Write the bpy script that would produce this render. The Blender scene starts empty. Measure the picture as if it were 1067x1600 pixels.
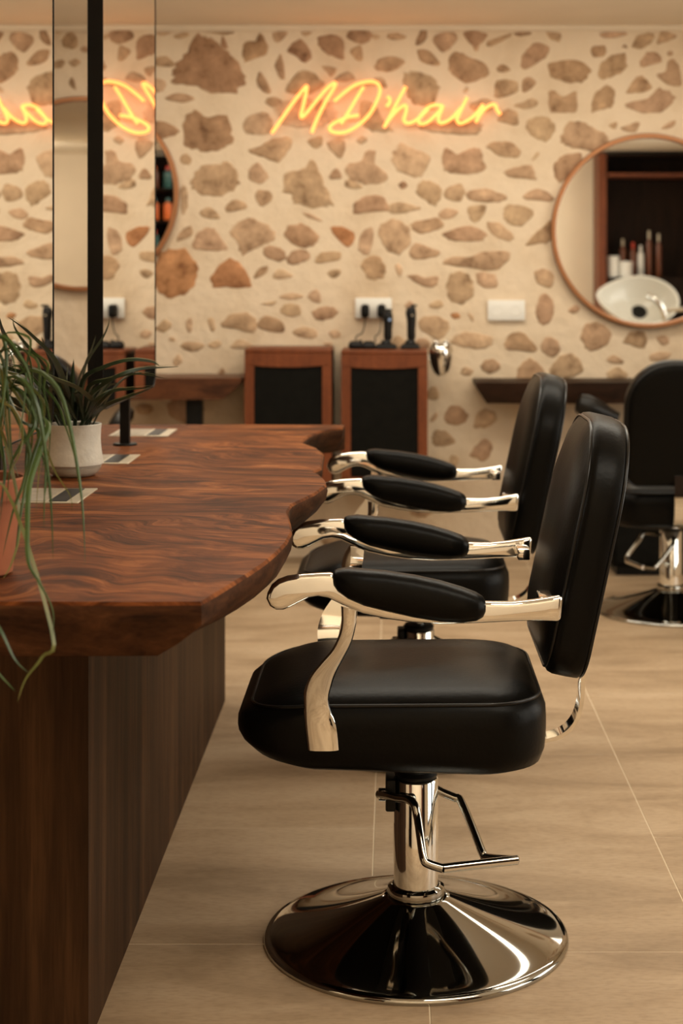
import bpy, bmesh, math, random
from mathutils import Vector, Matrix, noise
R = random.Random(7)
C = bpy.context.scene.collection
S = bpy.context.scene
PI = math.pi

# ------------------------------------------------------------------ camera
F, HX, HY, CH = 2460.0, 615.0, 430.0, 1.306      # focal px, straight-ahead pixel, eye height
cd = bpy.data.cameras.new('camera'); cam = bpy.data.objects.new('camera', cd); C.objects.link(cam)
cam.location = (0, 0, CH); cam.rotation_euler = (PI/2, 0, 0)
cd.sensor_width = 36; cd.lens = F/1600*36
cd.shift_x = (533.5-HX)/1600; cd.shift_y = -(800-HY)/1600
cd.dof.use_dof = True; cd.dof.focus_distance = 2.95; cd.dof.aperture_fstop = 4.2
cd.clip_start = 0.02
S.camera = cam
S.view_settings.view_transform = 'Standard'; S.view_settings.look = 'None'
S.view_settings.gamma = 1; S.view_settings.use_curve_mapping = False
S.view_settings.exposure = 0.0

def P(px, py, d):                                   # photo pixel at depth d -> world point
    return Vector(((px-HX)/F*d, d, CH-(py-HY)/F*d))

# ------------------------------------------------------------------ light
w = bpy.data.worlds.new('world'); S.world = w; w.use_nodes = True
bg = w.node_tree.nodes['Background']; bg.inputs[0].default_value = (1, .86, .66, 1); bg.inputs[1].default_value = .6
def area(name, loc, rot, sx, sy, watts, col):
    l = bpy.data.lights.new(name, 'AREA'); l.shape = 'RECTANGLE'; l.size = sx; l.size_y = sy
    l.energy = watts; l.color = col
    o = bpy.data.objects.new(name, l); C.objects.link(o); o.location = loc; o.rotation_euler = rot
    return o
WARM = (1, .92, .765)
area('window_daylight', (3.6, 3.1, 1.35), (0, PI/2, 0), 2.0, 3.4, 85, (1, .96, .86))
area('ceiling_light_front', (.9, 1.9, 2.40), (0, 0, 0), 1.4, .5, 24, WARM)
area('ceiling_light_middle', (.5, 4.6, 2.40), (0, 0, 0), 2.2, .6, 34, WARM)
area('ceiling_light_back', (.3, 6.2, 2.40), (math.radians(12), 0, 0), 3.4, .35, 30, WARM)
area('ceiling_light_left', (-1.55, 5.2, 2.40), (0, 0, 0), .4, 1.6, 12, WARM)

area('front_wall_fill', (0, .75, 2.40), (math.radians(-52), 0, 0), 2.3, .35, 52, WARM)  # unseen fill, added to brighten the wall behind the camera for reflections

area('front_corner_fill', (-3.2, 1.0, 2.40), (math.radians(-40), 0, 0), .25, 1.0, 26, WARM)  # added out of view, lifts the front left wall in the round mirror

# ------------------------------------------------------------------ materials
def newmat(name):
    m = bpy.data.materials.new(name); m.use_nodes = True
    nt = m.node_tree; return m, nt, nt.nodes['Principled BSDF']
def N(nt, t, **kw):
    n = nt.nodes.new(t)
    for k, v in kw.items():
        if k in n.inputs: n.inputs[k].default_value = v
        else: setattr(n, k, v)
    return n
def ramp(nt, stops, src):
    r = nt.nodes.new('ShaderNodeValToRGB'); e = r.color_ramp.elements
    while len(e) < len(stops): e.new(.5)
    for i, (p, c) in enumerate(stops): e[i].position = p; e[i].color = (*c, 1)
    nt.links.new(src, r.inputs[0]); return r
def coords(nt, scale=(1, 1, 1), rot=(0, 0, 0), geo=False):
    if geo: src = nt.nodes.new('ShaderNodeNewGeometry').outputs['Position']
    else: src = nt.nodes.new('ShaderNodeTexCoord').outputs['Object']
    mp = nt.nodes.new('ShaderNodeMapping'); mp.inputs['Scale'].default_value = scale; mp.inputs['Rotation'].default_value = rot
    nt.links.new(src, mp.inputs[0]); return mp.outputs[0]
def bump(nt, b, h, strength, dist):
    n = nt.nodes.new('ShaderNodeBump'); n.inputs['Strength'].default_value = strength; n.inputs['Distance'].default_value = dist
    nt.links.new(h, n.inputs['Height']); nt.links.new(n.outputs[0], b.inputs['Normal'])
def plain(name, col, rough=.5, metal=0, nscale=None, namt=.15, bs=0, bscale=None, spec=.5):
    m, nt, b = newmat(name)
    b.inputs['Base Color'].default_value = (*col, 1); b.inputs['Roughness'].default_value = rough
    b.inputs['Metallic'].default_value = metal; b.inputs['Specular IOR Level'].default_value = spec
    if nscale:
        n = N(nt, 'ShaderNodeTexNoise', Scale=nscale, Detail=5.0)
        nt.links.new(coords(nt), n.inputs['Vector'])
        lo = tuple(c*(1-namt) for c in col); hi = tuple(min(1, c*(1+namt)) for c in col)
        r = ramp(nt, [(.3, lo), (.7, hi)], n.outputs[0]); nt.links.new(r.outputs[0], b.inputs['Base Color'])
    if bs:
        n = N(nt, 'ShaderNodeTexNoise', Scale=bscale or 40, Detail=4.0)
        nt.links.new(coords(nt), n.inputs['Vector']); bump(nt, b, n.outputs[0], bs, .004)
    return m
def wood(name, cols, stretch, scale=6, rough=.4, dist=1.2, fine=60, bmp=.1, rot=(0, 0, 0), spec=.3, fdark=.55):
    m, nt, b = newmat(name)
    v = coords(nt, stretch, rot)
    n = N(nt, 'ShaderNodeTexNoise', Scale=scale, Detail=8.0, Roughness=.62, Distortion=dist)
    nt.links.new(v, n.inputs['Vector'])
    r = ramp(nt, cols, n.outputs[0])
    f = N(nt, 'ShaderNodeTexNoise', Scale=fine, Detail=3.0, Distortion=.6)
    nt.links.new(v, f.inputs['Vector'])
    fr = ramp(nt, [(.35, (fdark,)*3), (.6, (1, 1, 1))], f.outputs[0])
    mx = N(nt, 'ShaderNodeMixRGB', blend_type='MULTIPLY'); mx.inputs[0].default_value = .6
    nt.links.new(r.outputs[0], mx.inputs[1]); nt.links.new(fr.outputs[0], mx.inputs[2])
    nt.links.new(mx.outputs[0], b.inputs['Base Color'])
    b.inputs['Roughness'].default_value = rough; b.inputs['Specular IOR Level'].default_value = spec
    bump(nt, b, f.outputs[0], bmp, .002)
    return m

def mortar_mat():
    m, nt, b = newmat('lime_mortar'); v = coords(nt, geo=True)
    n = N(nt, 'ShaderNodeTexNoise', Scale=2.6, Detail=6.0, Roughness=.6); nt.links.new(v, n.inputs['Vector'])
    r = ramp(nt, [(.3, (.60, .455, .305)), (.5, (.70, .56, .40)), (.75, (.74, .605, .45))], n.outputs[0])
    nt.links.new(r.outputs[0], b.inputs['Base Color']); b.inputs['Roughness'].default_value = .9
    n2 = N(nt, 'ShaderNodeTexNoise', Scale=16.0, Detail=6.0); nt.links.new(v, n2.inputs['Vector'])
    bump(nt, b, n2.outputs[0], .5, .02); return m
def stone_mat():
    m, nt, b = newmat('field_stone'); v = coords(nt, geo=True)
    oi = nt.nodes.new('ShaderNodeObjectInfo')
    n = N(nt, 'ShaderNodeTexNoise', Scale=13.0, Detail=7.0, Roughness=.68); nt.links.new(v, n.inputs['Vector'])
    r = ramp(nt, [(.30, (.40, .34, .30)), (.46, (.92, .9, .88)), (.58, (1.1, 1.1, 1.1)), (.72, (1.5, 1.5, 1.5))], n.outputs[0])
    mx = N(nt, 'ShaderNodeMixRGB', blend_type='MULTIPLY'); mx.inputs[0].default_value = 1
    nt.links.new(oi.outputs['Color'], mx.inputs[1]); nt.links.new(r.outputs[0], mx.inputs[2])
    at = N(nt, 'ShaderNodeAttribute', attribute_name='bare')
    n2 = N(nt, 'ShaderNodeTexNoise', Scale=19.0, Detail=6.0, Roughness=.72); nt.links.new(v, n2.inputs['Vector'])
    ad = N(nt, 'ShaderNodeMath', operation='ADD'); nt.links.new(at.outputs['Fac'], ad.inputs[0]); nt.links.new(n2.outputs[0], ad.inputs[1])
    mr = N(nt, 'ShaderNodeMapRange', interpolation_type='SMOOTHSTEP'); mr.inputs[1].default_value = .55; mr.inputs[2].default_value = .90
    nt.links.new(ad.outputs[0], mr.inputs[0])
    m2 = N(nt, 'ShaderNodeMixRGB'); m2.inputs[1].default_value = (.68, .54, .38, 1)
    nt.links.new(mr.outputs[0], m2.inputs[0]); nt.links.new(mx.outputs[0], m2.inputs[2])
    nt.links.new(m2.outputs[0], b.inputs['Base Color']); b.inputs['Roughness'].default_value = .95; b.inputs['Specular IOR Level'].default_value = .2
    bump(nt, b, n.outputs[0], .5, .012); return m
def tile_mat():
    m, nt, b = newmat('floor_tile'); v = coords(nt, (.8, 2.6, 1), geo=True)
    n = N(nt, 'ShaderNodeTexNoise', Scale=2.2, Detail=9.0, Roughness=.62, Distortion=.5); nt.links.new(v, n.inputs['Vector'])
    r = ramp(nt, [(.28, (.27, .180, .100)), (.5, (.43, .303, .184)), (.72, (.54, .402, .262))], n.outputs[0])
    n2 = N(nt, 'ShaderNodeTexNoise', Scale=55.0, Detail=4.0); nt.links.new(v, n2.inputs['Vector'])
    r2 = ramp(nt, [(.3, (.82, .8, .78)), (.55, (1, 1, 1))], n2.outputs[0])
    mx = N(nt, 'ShaderNodeMixRGB', blend_type='MULTIPLY'); mx.inputs[0].default_value = .8
    nt.links.new(r.outputs[0], mx.inputs[1]); nt.links.new(r2.outputs[0], mx.inputs[2])
    nt.links.new(mx.outputs[0], b.inputs['Base Color']); b.inputs['Roughness'].default_value = .55
    bump(nt, b, n2.outputs[0], .06, .002); return m
def neon_mat():
    m, nt, b = newmat('neon_glow'); b.inputs['Base Color'].default_value = (1, .5, .15, 1)
    b.inputs['Emission Color'].default_value = (1, .29, .062, 1); b.inputs['Emission Strength'].default_value = 1.95
    return m
def glass_mat():
    m, nt, b = newmat('window_glass'); nt.nodes.remove(b); out = nt.nodes['Material Output']
    t = nt.nodes.new('ShaderNodeBsdfTransparent'); g = N(nt, 'ShaderNodeBsdfGlossy', Roughness=.02)
    mx = nt.nodes.new('ShaderNodeMixShader'); mx.inputs[0].default_value = .06
    nt.links.new(t.outputs[0], mx.inputs[1]); nt.links.new(g.outputs[0], mx.inputs[2]); nt.links.new(mx.outputs[0], out.inputs[0])
    return m
def walnut_mat():
    m, nt, b = newmat('figured_walnut'); v = coords(nt, (1, 1, 1), (0, 0, .22))
    d = N(nt, 'ShaderNodeTexNoise', Scale=1.7, Detail=3.0, Distortion=.6); nt.links.new(v, d.inputs['Vector'])
    ad = N(nt, 'ShaderNodeVectorMath', operation='MULTIPLY_ADD'); nt.links.new(d.outputs['Color'], ad.inputs[0])
    ad.inputs[1].default_value = (.55, .55, .2); nt.links.new(v, ad.inputs[2])
    mp = nt.nodes.new('ShaderNodeMapping'); mp.inputs['Scale'].default_value = (1.6, 9, 3); nt.links.new(ad.outputs[0], mp.inputs[0])
    g = N(nt, 'ShaderNodeTexNoise', Scale=2.2, Detail=9.0, Roughness=.68, Distortion=1.1); nt.links.new(mp.outputs[0], g.inputs['Vector'])
    r = ramp(nt, [(.30, (.026, .0075, .0022)), (.43, (.088, .026, .0068)), (.53, (.18, .057, .016)), (.62, (.27, .095, .029)), (.72, (.41, .18, .068))], g.outputs[0])
    c = N(nt, 'ShaderNodeTexNoise', Scale=2.6, Detail=3.0, Distortion=1.5); nt.links.new(v, c.inputs['Vector'])
    cr = ramp(nt, [(.34, (.55, .48, .44)), (.62, (1.15, 1.1, 1.05))], c.outputs[0])
    mx = N(nt, 'ShaderNodeMixRGB', blend_type='MULTIPLY'); mx.inputs[0].default_value = 1
    nt.links.new(r.outputs[0], mx.inputs[1]); nt.links.new(cr.outputs[0], mx.inputs[2]); nt.links.new(mx.outputs[0], b.inputs['Base Color'])
    b.inputs['Roughness'].default_value = .55; b.inputs['Specular IOR Level'].default_value = .08
    bump(nt, b, g.outputs[0], .2, .004); return m
def leaf_mat(name, c1, c2):
    m, nt, b = newmat(name); v = coords(nt, (1, 1, 1))
    n = N(nt, 'ShaderNodeTexNoise', Scale=14.0, Detail=3.0); nt.links.new(v, n.inputs['Vector'])
    r = ramp(nt, [(.35, c1), (.65, c2)], n.outputs[0]); nt.links.new(r.outputs[0], b.inputs['Base Color'])
    b.inputs['Roughness'].default_value = .42; return m

M = dict(
 mortar=mortar_mat(), stone=stone_mat(), tile=tile_mat(), neon=neon_mat(), glass=glass_mat(),
 grout=plain('pale_grout', (.78, .66, .48), .9),
 plaster=plain('cream_plaster', (.72, .60, .45), .9, nscale=3, namt=.04, bs=.1),
 ceiling=plain('ceiling_paint', (.86, .77, .63), .9, nscale=2, namt=.03),
 leather=plain('black_leather', (.0032, .0028, .0022), .36, bs=.10, bscale=120, spec=.10),
 leather2=plain('black_leather_welt', (.007, .006, .005), .32, spec=.3),
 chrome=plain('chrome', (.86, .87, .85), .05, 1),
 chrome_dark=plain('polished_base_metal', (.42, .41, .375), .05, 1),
 blackm=plain('black_metal', (.006, .0055, .0045), .45, spec=.2),
 blackp=plain('black_plastic', (.006, .0055, .005), .45, spec=.25),
 blackpanel=plain('black_panel', (.006, .0055, .0042), .75, nscale=30, namt=.2, spec=.08),
 mirror=plain('mirror_silver', (.92, .92, .90), .0, 1),
 mirror_edge=plain('mirror_edge', (.10, .085, .06), .25, .3),
 walnut=walnut_mat(),
 walnut_shaded=wood('walnut_shaded_sides', [(.3, (.022, .009, .004)), (.55, (.065, .025, .010)), (.75, (.13, .055, .022))], (2, 2, 5), 3, .65, 1.5, 24, .3, spec=.08),  # walnut darkened for the slab sides, their shade put into the colour
 veneer=wood('walnut_veneer', [(.3, (.026, .012, .005)), (.5, (.056, .026, .011)), (.7, (.10, .048, .020))], (9, 9, .55), 1.6, .6, .5, 14, .1, spec=.12),
 redwood=wood('reddish_wood', [(.3, (.12, .031, .010)), (.6, (.20, .055, .018))], (6, 6, 1.2), 3, .45, .4, 40, .08),
 shelfwood=wood('dark_shelf_wood', [(.3, (.055, .020, .010)), (.6, (.15, .055, .024))], (1.5, 6, 6), 3, .4, .8, 40, .1),
 darkwood=wood('dark_cabinet_wood', [(.3, (.010, .006, .003)), (.6, (.022, .011, .006))], (6, 6, .8), 3, .6, .4, 40, .05, spec=.1),
 copper=plain('copper_frame', (.42, .19, .085), .35, .6),
 steel=plain('brushed_plate', (.55, .48, .36), .4, .5, nscale=30, namt=.1),
 blackshelf=wood('dark_stained_shelf_wood', [(.3, (.012, .006, .003)), (.6, (.034, .015, .008))], (1.5, 6, 6), 3, .5, .8, 40, .1, spec=.12),
 platelid=plain('beige_plate_lid', (.36, .30, .22), .5, nscale=30, namt=.15),
 white=plain('white_plastic', (.80, .78, .72), .4),
 ceramic=plain('ridged_white_ceramic', (.62, .58, .50), .55, nscale=30, namt=.08, bs=.5, bscale=70),
 glaze=plain('glossy_pot_foot', (.50, .45, .37), .25, nscale=18, namt=.12, bs=.2, bscale=30),
 basin=plain('white_basin_ceramic', (.72, .70, .63), .12),
 soil=plain('potting_soil', (.03, .018, .01), .95, bs=.6, bscale=60),
 terra=plain('terracotta', (.30, .095, .040), .8, nscale=14, namt=.2),
 agave=leaf_mat('dark_succulent_leaf', (.010, .024, .010), (.030, .052, .020)),
 agave_edge=leaf_mat('pale_leaf_margin', (.16, .17, .075), (.26, .25, .12)),
 spider=leaf_mat('green_strap_leaf', (.018, .050, .008), (.055, .10, .016)),
 spider2=leaf_mat('yellowing_strap_leaf', (.09, .11, .02), (.17, .15, .035)),
 red=plain('red_cap', (.55, .05, .02), .4), orange=plain('orange_label', (.75, .17, .04), .4),
 teal=plain('teal_bottle', (.04, .12, .11), .3), brown=plain('amber_bottle', (.16, .05, .02), .3),
 led=plain('pale_blue_button', (.35, .5, .8), .3),
)

# ------------------------------------------------------------------ helpers
def link(o): C.objects.link(o); return o
def mk(name, verts, faces, mat, parent=None, smooth=None, mats=None, fm=None):
    me = bpy.data.meshes.new(name); me.from_pydata([tuple(v) for v in verts], [], faces)
    for m in (mats or [mat]): me.materials.append(m)
    if fm:
        for i, k in enumerate(fm): me.polygons[i].material_index = k
    bm = bmesh.new(); bm.from_mesh(me); bmesh.ops.recalc_face_normals(bm, faces=bm.faces); bm.to_mesh(me); bm.free()
    if smooth is not None:
        me.polygons.foreach_set('use_smooth', [True]*len(me.polygons))
        if smooth < 179: me.set_sharp_from_angle(angle=math.radians(smooth))
    o = link(bpy.data.objects.new(name, me))
    if parent: o.parent = parent
    return o
def empty(name, loc=(0, 0, 0), rz=0):
    o = link(bpy.data.objects.new(name, None)); o.location = loc; o.rotation_euler = (0, 0, rz); o.empty_display_size = .1
    return o
def tag(o, label=None, cat=None, group=None, kind=None):
    if label: o['label'] = label
    if cat: o['category'] = cat
    if group: o['group'] = group
    if kind: o['kind'] = kind
    return o
def box(x0, x1, y0, y1, z0, z1):
    v = [(x, y, z) for z in (z0, z1) for y in (y0, y1) for x in (x0, x1)]
    return v, [(0, 1, 3, 2), (4, 5, 7, 6), (0, 1, 5, 4), (2, 3, 7, 6), (0, 2, 6, 4), (1, 3, 7, 5)]
def boxes(*bs):
    V, Fc = [], []
    for b in bs:
        v, f = box(*b); k = len(V); V += v; Fc += [tuple(i+k for i in q) for q in f]
    return V, Fc
def bevelled(name, verts, faces, mat, parent=None, off=.004, seg=2, ang=30):
    o = mk(name, verts, faces, mat, parent); me = o.data
    bm = bmesh.new(); bm.from_mesh(me)
    es = [e for e in bm.edges if len(e.link_faces) == 2 and e.calc_face_angle(0) > math.radians(ang)]
    bmesh.ops.bevel(bm, geom=es, offset=off, segments=seg, affect='EDGES', profile=.5, clamp_overlap=True)
    bm.to_mesh(me); bm.free()
    me.polygons.foreach_set('use_smooth', [True]*len(me.polygons)); me.set_sharp_from_angle(angle=math.radians(40))
    return o
def lathe(name, prof, mat, parent=None, n=40, loc=(0, 0, 0), rot=None, smooth=40, cap=True):
    V, Fc = [], []
    for r, z in prof:
        for k in range(n):
            a = 2*PI*k/n; V.append(Vector((r*math.cos(a), r*math.sin(a), z)))
    for i in range(len(prof)-1):
        for k in range(n):
            Fc.append((i*n+k, i*n+(k+1) % n, (i+1)*n+(k+1) % n, (i+1)*n+k))
    if cap:
        Fc.append(tuple(range(n))); Fc.append(tuple((len(prof)-1)*n+k for k in range(n)))
    if rot: V = [rot @ v for v in V]
    V = [v+Vector(loc) for v in V]
    return mk(name, V, Fc, mat, parent, smooth)
def catmull(pts, k=6, closed=False):
    pts = [Vector(p) for p in pts]; n = len(pts); out = []
    rng = range(n) if closed else range(n-1)
    for i in rng:
        if closed: a, b, c, d = pts[(i-1) % n], pts[i], pts[(i+1) % n], pts[(i+2) % n]
        else: a, b, c, d = pts[max(i-1, 0)], pts[i], pts[i+1], pts[min(i+2, n-1)]
        for j in range(k):
            t = j/k
            out.append(.5*((2*b)+(c-a)*t+(2*a-5*b+4*c-d)*t*t+(3*b-a-3*c+d)*t**3))
    if not closed: out.append(pts[-1])
    return out
def sweep(path, section, closed=False, up=None, caps=True):   # section(t) -> list of (a,b) offsets
    V, Fc = [], []; n = len(path); ref = None; m = None
    for i, p in enumerate(path):
        if closed: t = path[(i+1) % n]-path[(i-1) % n]
        else: t = path[min(i+1, n-1)]-path[max(i-1, 0)]
        t = t.normalized()
        if up is not None: s = t.cross(up)
        elif ref is None: s = t.cross(Vector((0, 0, 1)) if abs(t.z) < .9 else Vector((1, 0, 0)))
        else: s = ref-t*ref.dot(t)
        s.normalize(); ref = s; u = s.cross(t)
        sec = section(i/(n-1) if n > 1 else 0); m = len(sec)
        for a, b in sec: V.append(p+s*a+u*b)
    last = n if closed else n-1
    for i in range(last):
        for k in range(m):
            j = (i+1) % n
            Fc.append((i*m+k, i*m+(k+1) % m, j*m+(k+1) % m, j*m+k))
    if caps and not closed:
        Fc.append(tuple(range(m))); Fc.append(tuple((n-1)*m+k for k in range(m)))
    return V, Fc
def circ(r, n=10): return [(r*math.cos(2*PI*k/n), r*math.sin(2*PI*k/n)) for k in range(n)]
def tube(name, pts, r, mat, parent=None, n=10, k=6, closed=False, smoothpath=True):
    path = catmull(pts, k, closed) if smoothpath else [Vector(p) for p in pts]
    V, Fc = sweep(path, lambda t: circ(r, n), closed)
    return mk(name, V, Fc, mat, parent, 60)
def rings(rs, cap_lo=True, cap_hi=True):
    n = len(rs[0]); V = [v for r in rs for v in r]; Fc = []
    for i in range(len(rs)-1):
        for k in range(n): Fc.append((i*n+k, i*n+(k+1) % n, (i+1)*n+(k+1) % n, (i+1)*n+k))
    for ok, i in ((cap_lo, 0), (cap_hi, len(rs)-1)):
        if ok:
            c = sum((Vector(v) for v in rs[i]), Vector())/n; V.append(c); q = len(V)-1
            Fc += [(i*n+k, i*n+(k+1) % n, q) for k in range(n)]
    return V, Fc
def rrect(a0, a1, b0, b1, r0, r1, n=8):      # rounded rectangle; r0 at the a0 end, r1 at the a1 end
    out = []
    for ca, cb, r, st in ((a1-r1, b1-r1, r1, 0), (a0+r0, b1-r0, r0, 1), (a0+r0, b0+r0, r0, 2), (a1-r1, b0+r1, r1, 3)):
        for k in range(n+1):
            a = PI/2*(st+k/n); out.append((ca+r*math.cos(a), cb+r*math.sin(a)))
    return out
def extrude_poly(poly, f):   # poly of 2D pts; f(p, side) -> 3D
    n = len(poly); V = [f(p, 0) for p in poly]+[f(p, 1) for p in poly]
    Fc = [tuple(range(n)), tuple(range(n, 2*n))]+[(k, (k+1) % n, n+(k+1) % n, n+k) for k in range(n)]
    return V, Fc
def resample(pts, n):
    pts = catmull(pts, 6); d = [0]
    for a, b in zip(pts, pts[1:]): d.append(d[-1]+(b-a).length)
    out = []; j = 0
    for k in range(n):
        t = d[-1]*k/(n-1)
        while j < len(d)-2 and d[j+1] < t: j += 1
        out.append(pts[j].lerp(pts[j+1], (t-d[j])/max(1e-9, d[j+1]-d[j])))
    return out
def copy_tree(o, parent=None):
    c = o.copy(); C.objects.link(c)
    if parent: c.parent = parent
    for ch in list(o.children): copy_tree(ch, c)
    return c

# ================================================================== SETTING
X0, X1, Y0, Y1, H = -3.4, 3.2, -.45, 7.3, 2.463
floor = mk('floor', *boxes((X0-.1, X1+.1, Y0-.1, Y1+.1, -.1, -.0008)), M['grout']); tag(floor, kind='structure')
def add_tile(x0, x1, y0, y1):
    g = .0011
    x0 = max(x0, X0); x1 = min(x1, X1); y0 = max(y0, Y0); y1 = min(y1, Y1-.001)
    if x1-x0 < .03 or y1-y0 < .03: return
    a = rrect(x0+g, x1-g, y0+g, y1-g, .002, .002, 1)
    b = rrect(x0+g+.001, x1-g-.001, y0+g+.001, y1-g-.001, .002, .002, 1)
    V = [(x, y, -.002) for x, y in a]+[(x, y, -.0006) for x, y in a]+[(x, y, 0) for x, y in b]; n = len(a)
    Fc = [(i*n+k, i*n+(k+1) % n, (i+1)*n+(k+1) % n, (i+1)*n+k) for i in (0, 1) for k in range(n)]+[tuple(2*n+k for k in range(n))]
    mk('tile', V, Fc, M['tile'], floor)
for k in range(-6, 6):
    x = -.046+.65*k; off = {-1: 3.075, 0: 3.04, 1: 3.66}.get(k, 3.04 if k % 2 == 0 else 3.68)
    step = .645 if k == -1 else 1.25
    y = off
    while y < Y1: add_tile(x, x+.65, y, y+step); y += step
    lo = 3.04 if k != -1 else 3.075
    if off > lo+.1: add_tile(x, x+.65, lo, off)
    y = lo
    while y > Y0: add_tile(x+.11, x+.76, y-1.25, y); y -= 1.25

ceiling = mk('ceiling', *boxes((X0-.1, X1+.1, Y0-.1, Y1+.1, H, H+.1)), M['ceiling']); tag(ceiling, kind='structure')
wall_left = mk('wall_left', *boxes((X0-.1, X0, Y0, Y1, 0, H)), M['plaster']); tag(wall_left, kind='structure')
WY0, WY1, WZ0, WZ1 = 1.3, 4.9, .35, 2.25
wall_right = mk('wall_right', *boxes((X1, X1+.1, Y0, WY0, 0, H), (X1, X1+.1, WY1, Y1, 0, H), (X1, X1+.1, WY0, WY1, 0, WZ0), (X1, X1+.1, WY0, WY1, WZ1, H)), M['plaster'])
tag(wall_right, kind='structure')
wall_front = mk('wall_front', *boxes((X0-.1, X1+.1, Y0-.1, Y0, 0, H)), M['plaster']); tag(wall_front, kind='structure')
win = mk('window_1', *boxes((X1+.02, X1+.08, WY0, WY0+.06, WZ0, WZ1), (X1+.02, X1+.08, WY1-.06, WY1, WZ0, WZ1), (X1+.02, X1+.08, WY0+.06, WY1-.06, WZ0, WZ0+.06),
    (X1+.02, X1+.08, WY0+.06, WY1-.06, WZ1-.06, WZ1), (X1+.02, X1+.08, 3.07, 3.13, WZ0+.06, WZ1-.06)), M['blackm']); tag(win, kind='structure')
for a, b in ((WY0+.06, 3.07), (3.13, WY1-.06)):
    mk('pane', *boxes((X1+.047, X1+.053, a, b, WZ0+.06, WZ1-.06)), M['glass'], win)
wall_back = mk('wall_back', *boxes((X0-.1, X1+.1, Y1, Y1+.15, 0, H)), M['mortar']); tag(wall_back, 'rubble stone wall with wide pale lime joints', kind='structure')
trim = mk('trim_1', *boxes((X0, X1, Y1-.012, Y1, H-.022, H)), M['plaster']); tag(trim, kind='structure')

# ---- stones, outlined one by one from the wall: (ox, oy, scale) of each measured field, then tone and outline
ST = []
def fld(ox, oy, s, rows):
    for t, pts in rows: ST.append((t, [(ox+x/s, oy+y/s) for x, y in pts]))
fld(240, 30, 3.557, [
 (.78, [(110,310),(130,250),(185,180),(250,85),(300,110),(380,140),(420,200),(490,280),(510,350),(450,400),(320,405),(240,375),(130,360)]),
 (.65, [(275,55),(350,40),(445,65),(400,88),(330,78)]), (.75, [(385,92),(412,160),(375,150)]),
 (.70, [(495,200),(505,130),(570,120),(595,75),(640,175),(525,235)]), (.40, [(660,75),(740,70),(720,110),(685,130)]),
 (.45, [(820,50),(880,60),(845,95)]), (.70, [(745,175),(815,110),(875,200),(840,240),(790,205)]),
 (.70, [(920,95),(1040,105),(1055,215),(990,205),(925,160)]), (.60, [(675,250),(710,200),(730,320),(705,330),(685,290)]),
 (.60, [(575,330),(595,290),(650,385),(630,415),(580,375)]), (.60, [(735,390),(830,280),(950,350),(900,400),(800,420)]),
 (.60, [(935,260),(1015,275),(990,320),(960,290)]), (.60, [(620,460),(660,430),(730,470),(670,490)]),
 (.40, [(505,560),(590,520),(650,540),(660,630),(520,635)]), (.55, [(65,440),(140,410),(230,440),(160,465)]),
 (.35, [(-30,345),(40,330),(70,370),(40,405),(-20,400)]), (.45, [(-20,225),(70,205),(120,260),(60,265),(-10,255)]),
 (.50, [(115,90),(180,70),(195,95),(130,110)]), (.30, [(10,75),(70,50),(125,42),(100,75),(50,95)]),
 (.70, [(-20,580),(60,570),(140,610),(120,645),(40,660),(-20,630)]),
 (.75, [(175,560),(225,505),(300,545),(400,540),(435,640),(430,690),(350,725),(240,725),(175,690)]),
 (.30, [(690,470),(850,440),(1000,470),(1010,560),(900,600),(720,580)])])
fld(520, 30, 3.557, [
 (.60, [(75,95),(120,60),(215,75),(200,125),(140,135)]), (.30, [(222,80),(265,95),(230,115)]), (.60, [(95,175),(155,150),(165,225),(130,225)]),
 (.50, [(300,90),(360,75),(410,105),(330,115)]), (.60, [(460,130),(490,60),(520,65),(520,110),(475,145)]),
 (.50, [(555,110),(650,70),(695,100),(660,150),(610,185)]), (.60, [(720,70),(830,50),(855,100),(820,140),(800,180),(775,150)]),
 (.50, [(860,125),(985,80),(980,100),(880,150)]), (.60, [(1000,80),(1050,55),(1100,60),(1100,85),(1040,95)]),
 (.60, [(475,170),(545,185),(600,255),(495,240)]), (.60, [(235,275),(265,220),(340,205),(405,240),(320,290)]),
 (.65, [(640,255),(690,185),(760,210),(830,240),(870,300),(800,340),(720,350)]), (.60, [(910,270),(950,250),(985,285),(925,295)]),
 (.50, [(900,400),(910,340),(1010,340),(1025,400),(910,440)]), (.45, [(10,330),(80,290),(130,335),(40,350)]), (.40, [(230,330),(280,330),(300,375),(260,380)]),
 (.45, [(390,330),(430,290),(540,320),(590,380),(560,470),(470,480),(420,430)]), (.50, [(480,590),(600,570),(760,560),(830,590),(790,640),(620,635),(520,620)]),
 (.42, [(760,480),(850,440),(900,480),(830,520)]), (.60, [(915,560),(960,500),(1025,520),(1025,585),(965,580)]), (.40, [(130,675),(160,645),(195,670),(160,695)]),
 (.38, [(160,460),(240,480),(280,560),(330,620),(220,620),(150,560)]), (.40, [(725,400),(745,375),(755,395),(735,410)])])
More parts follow.
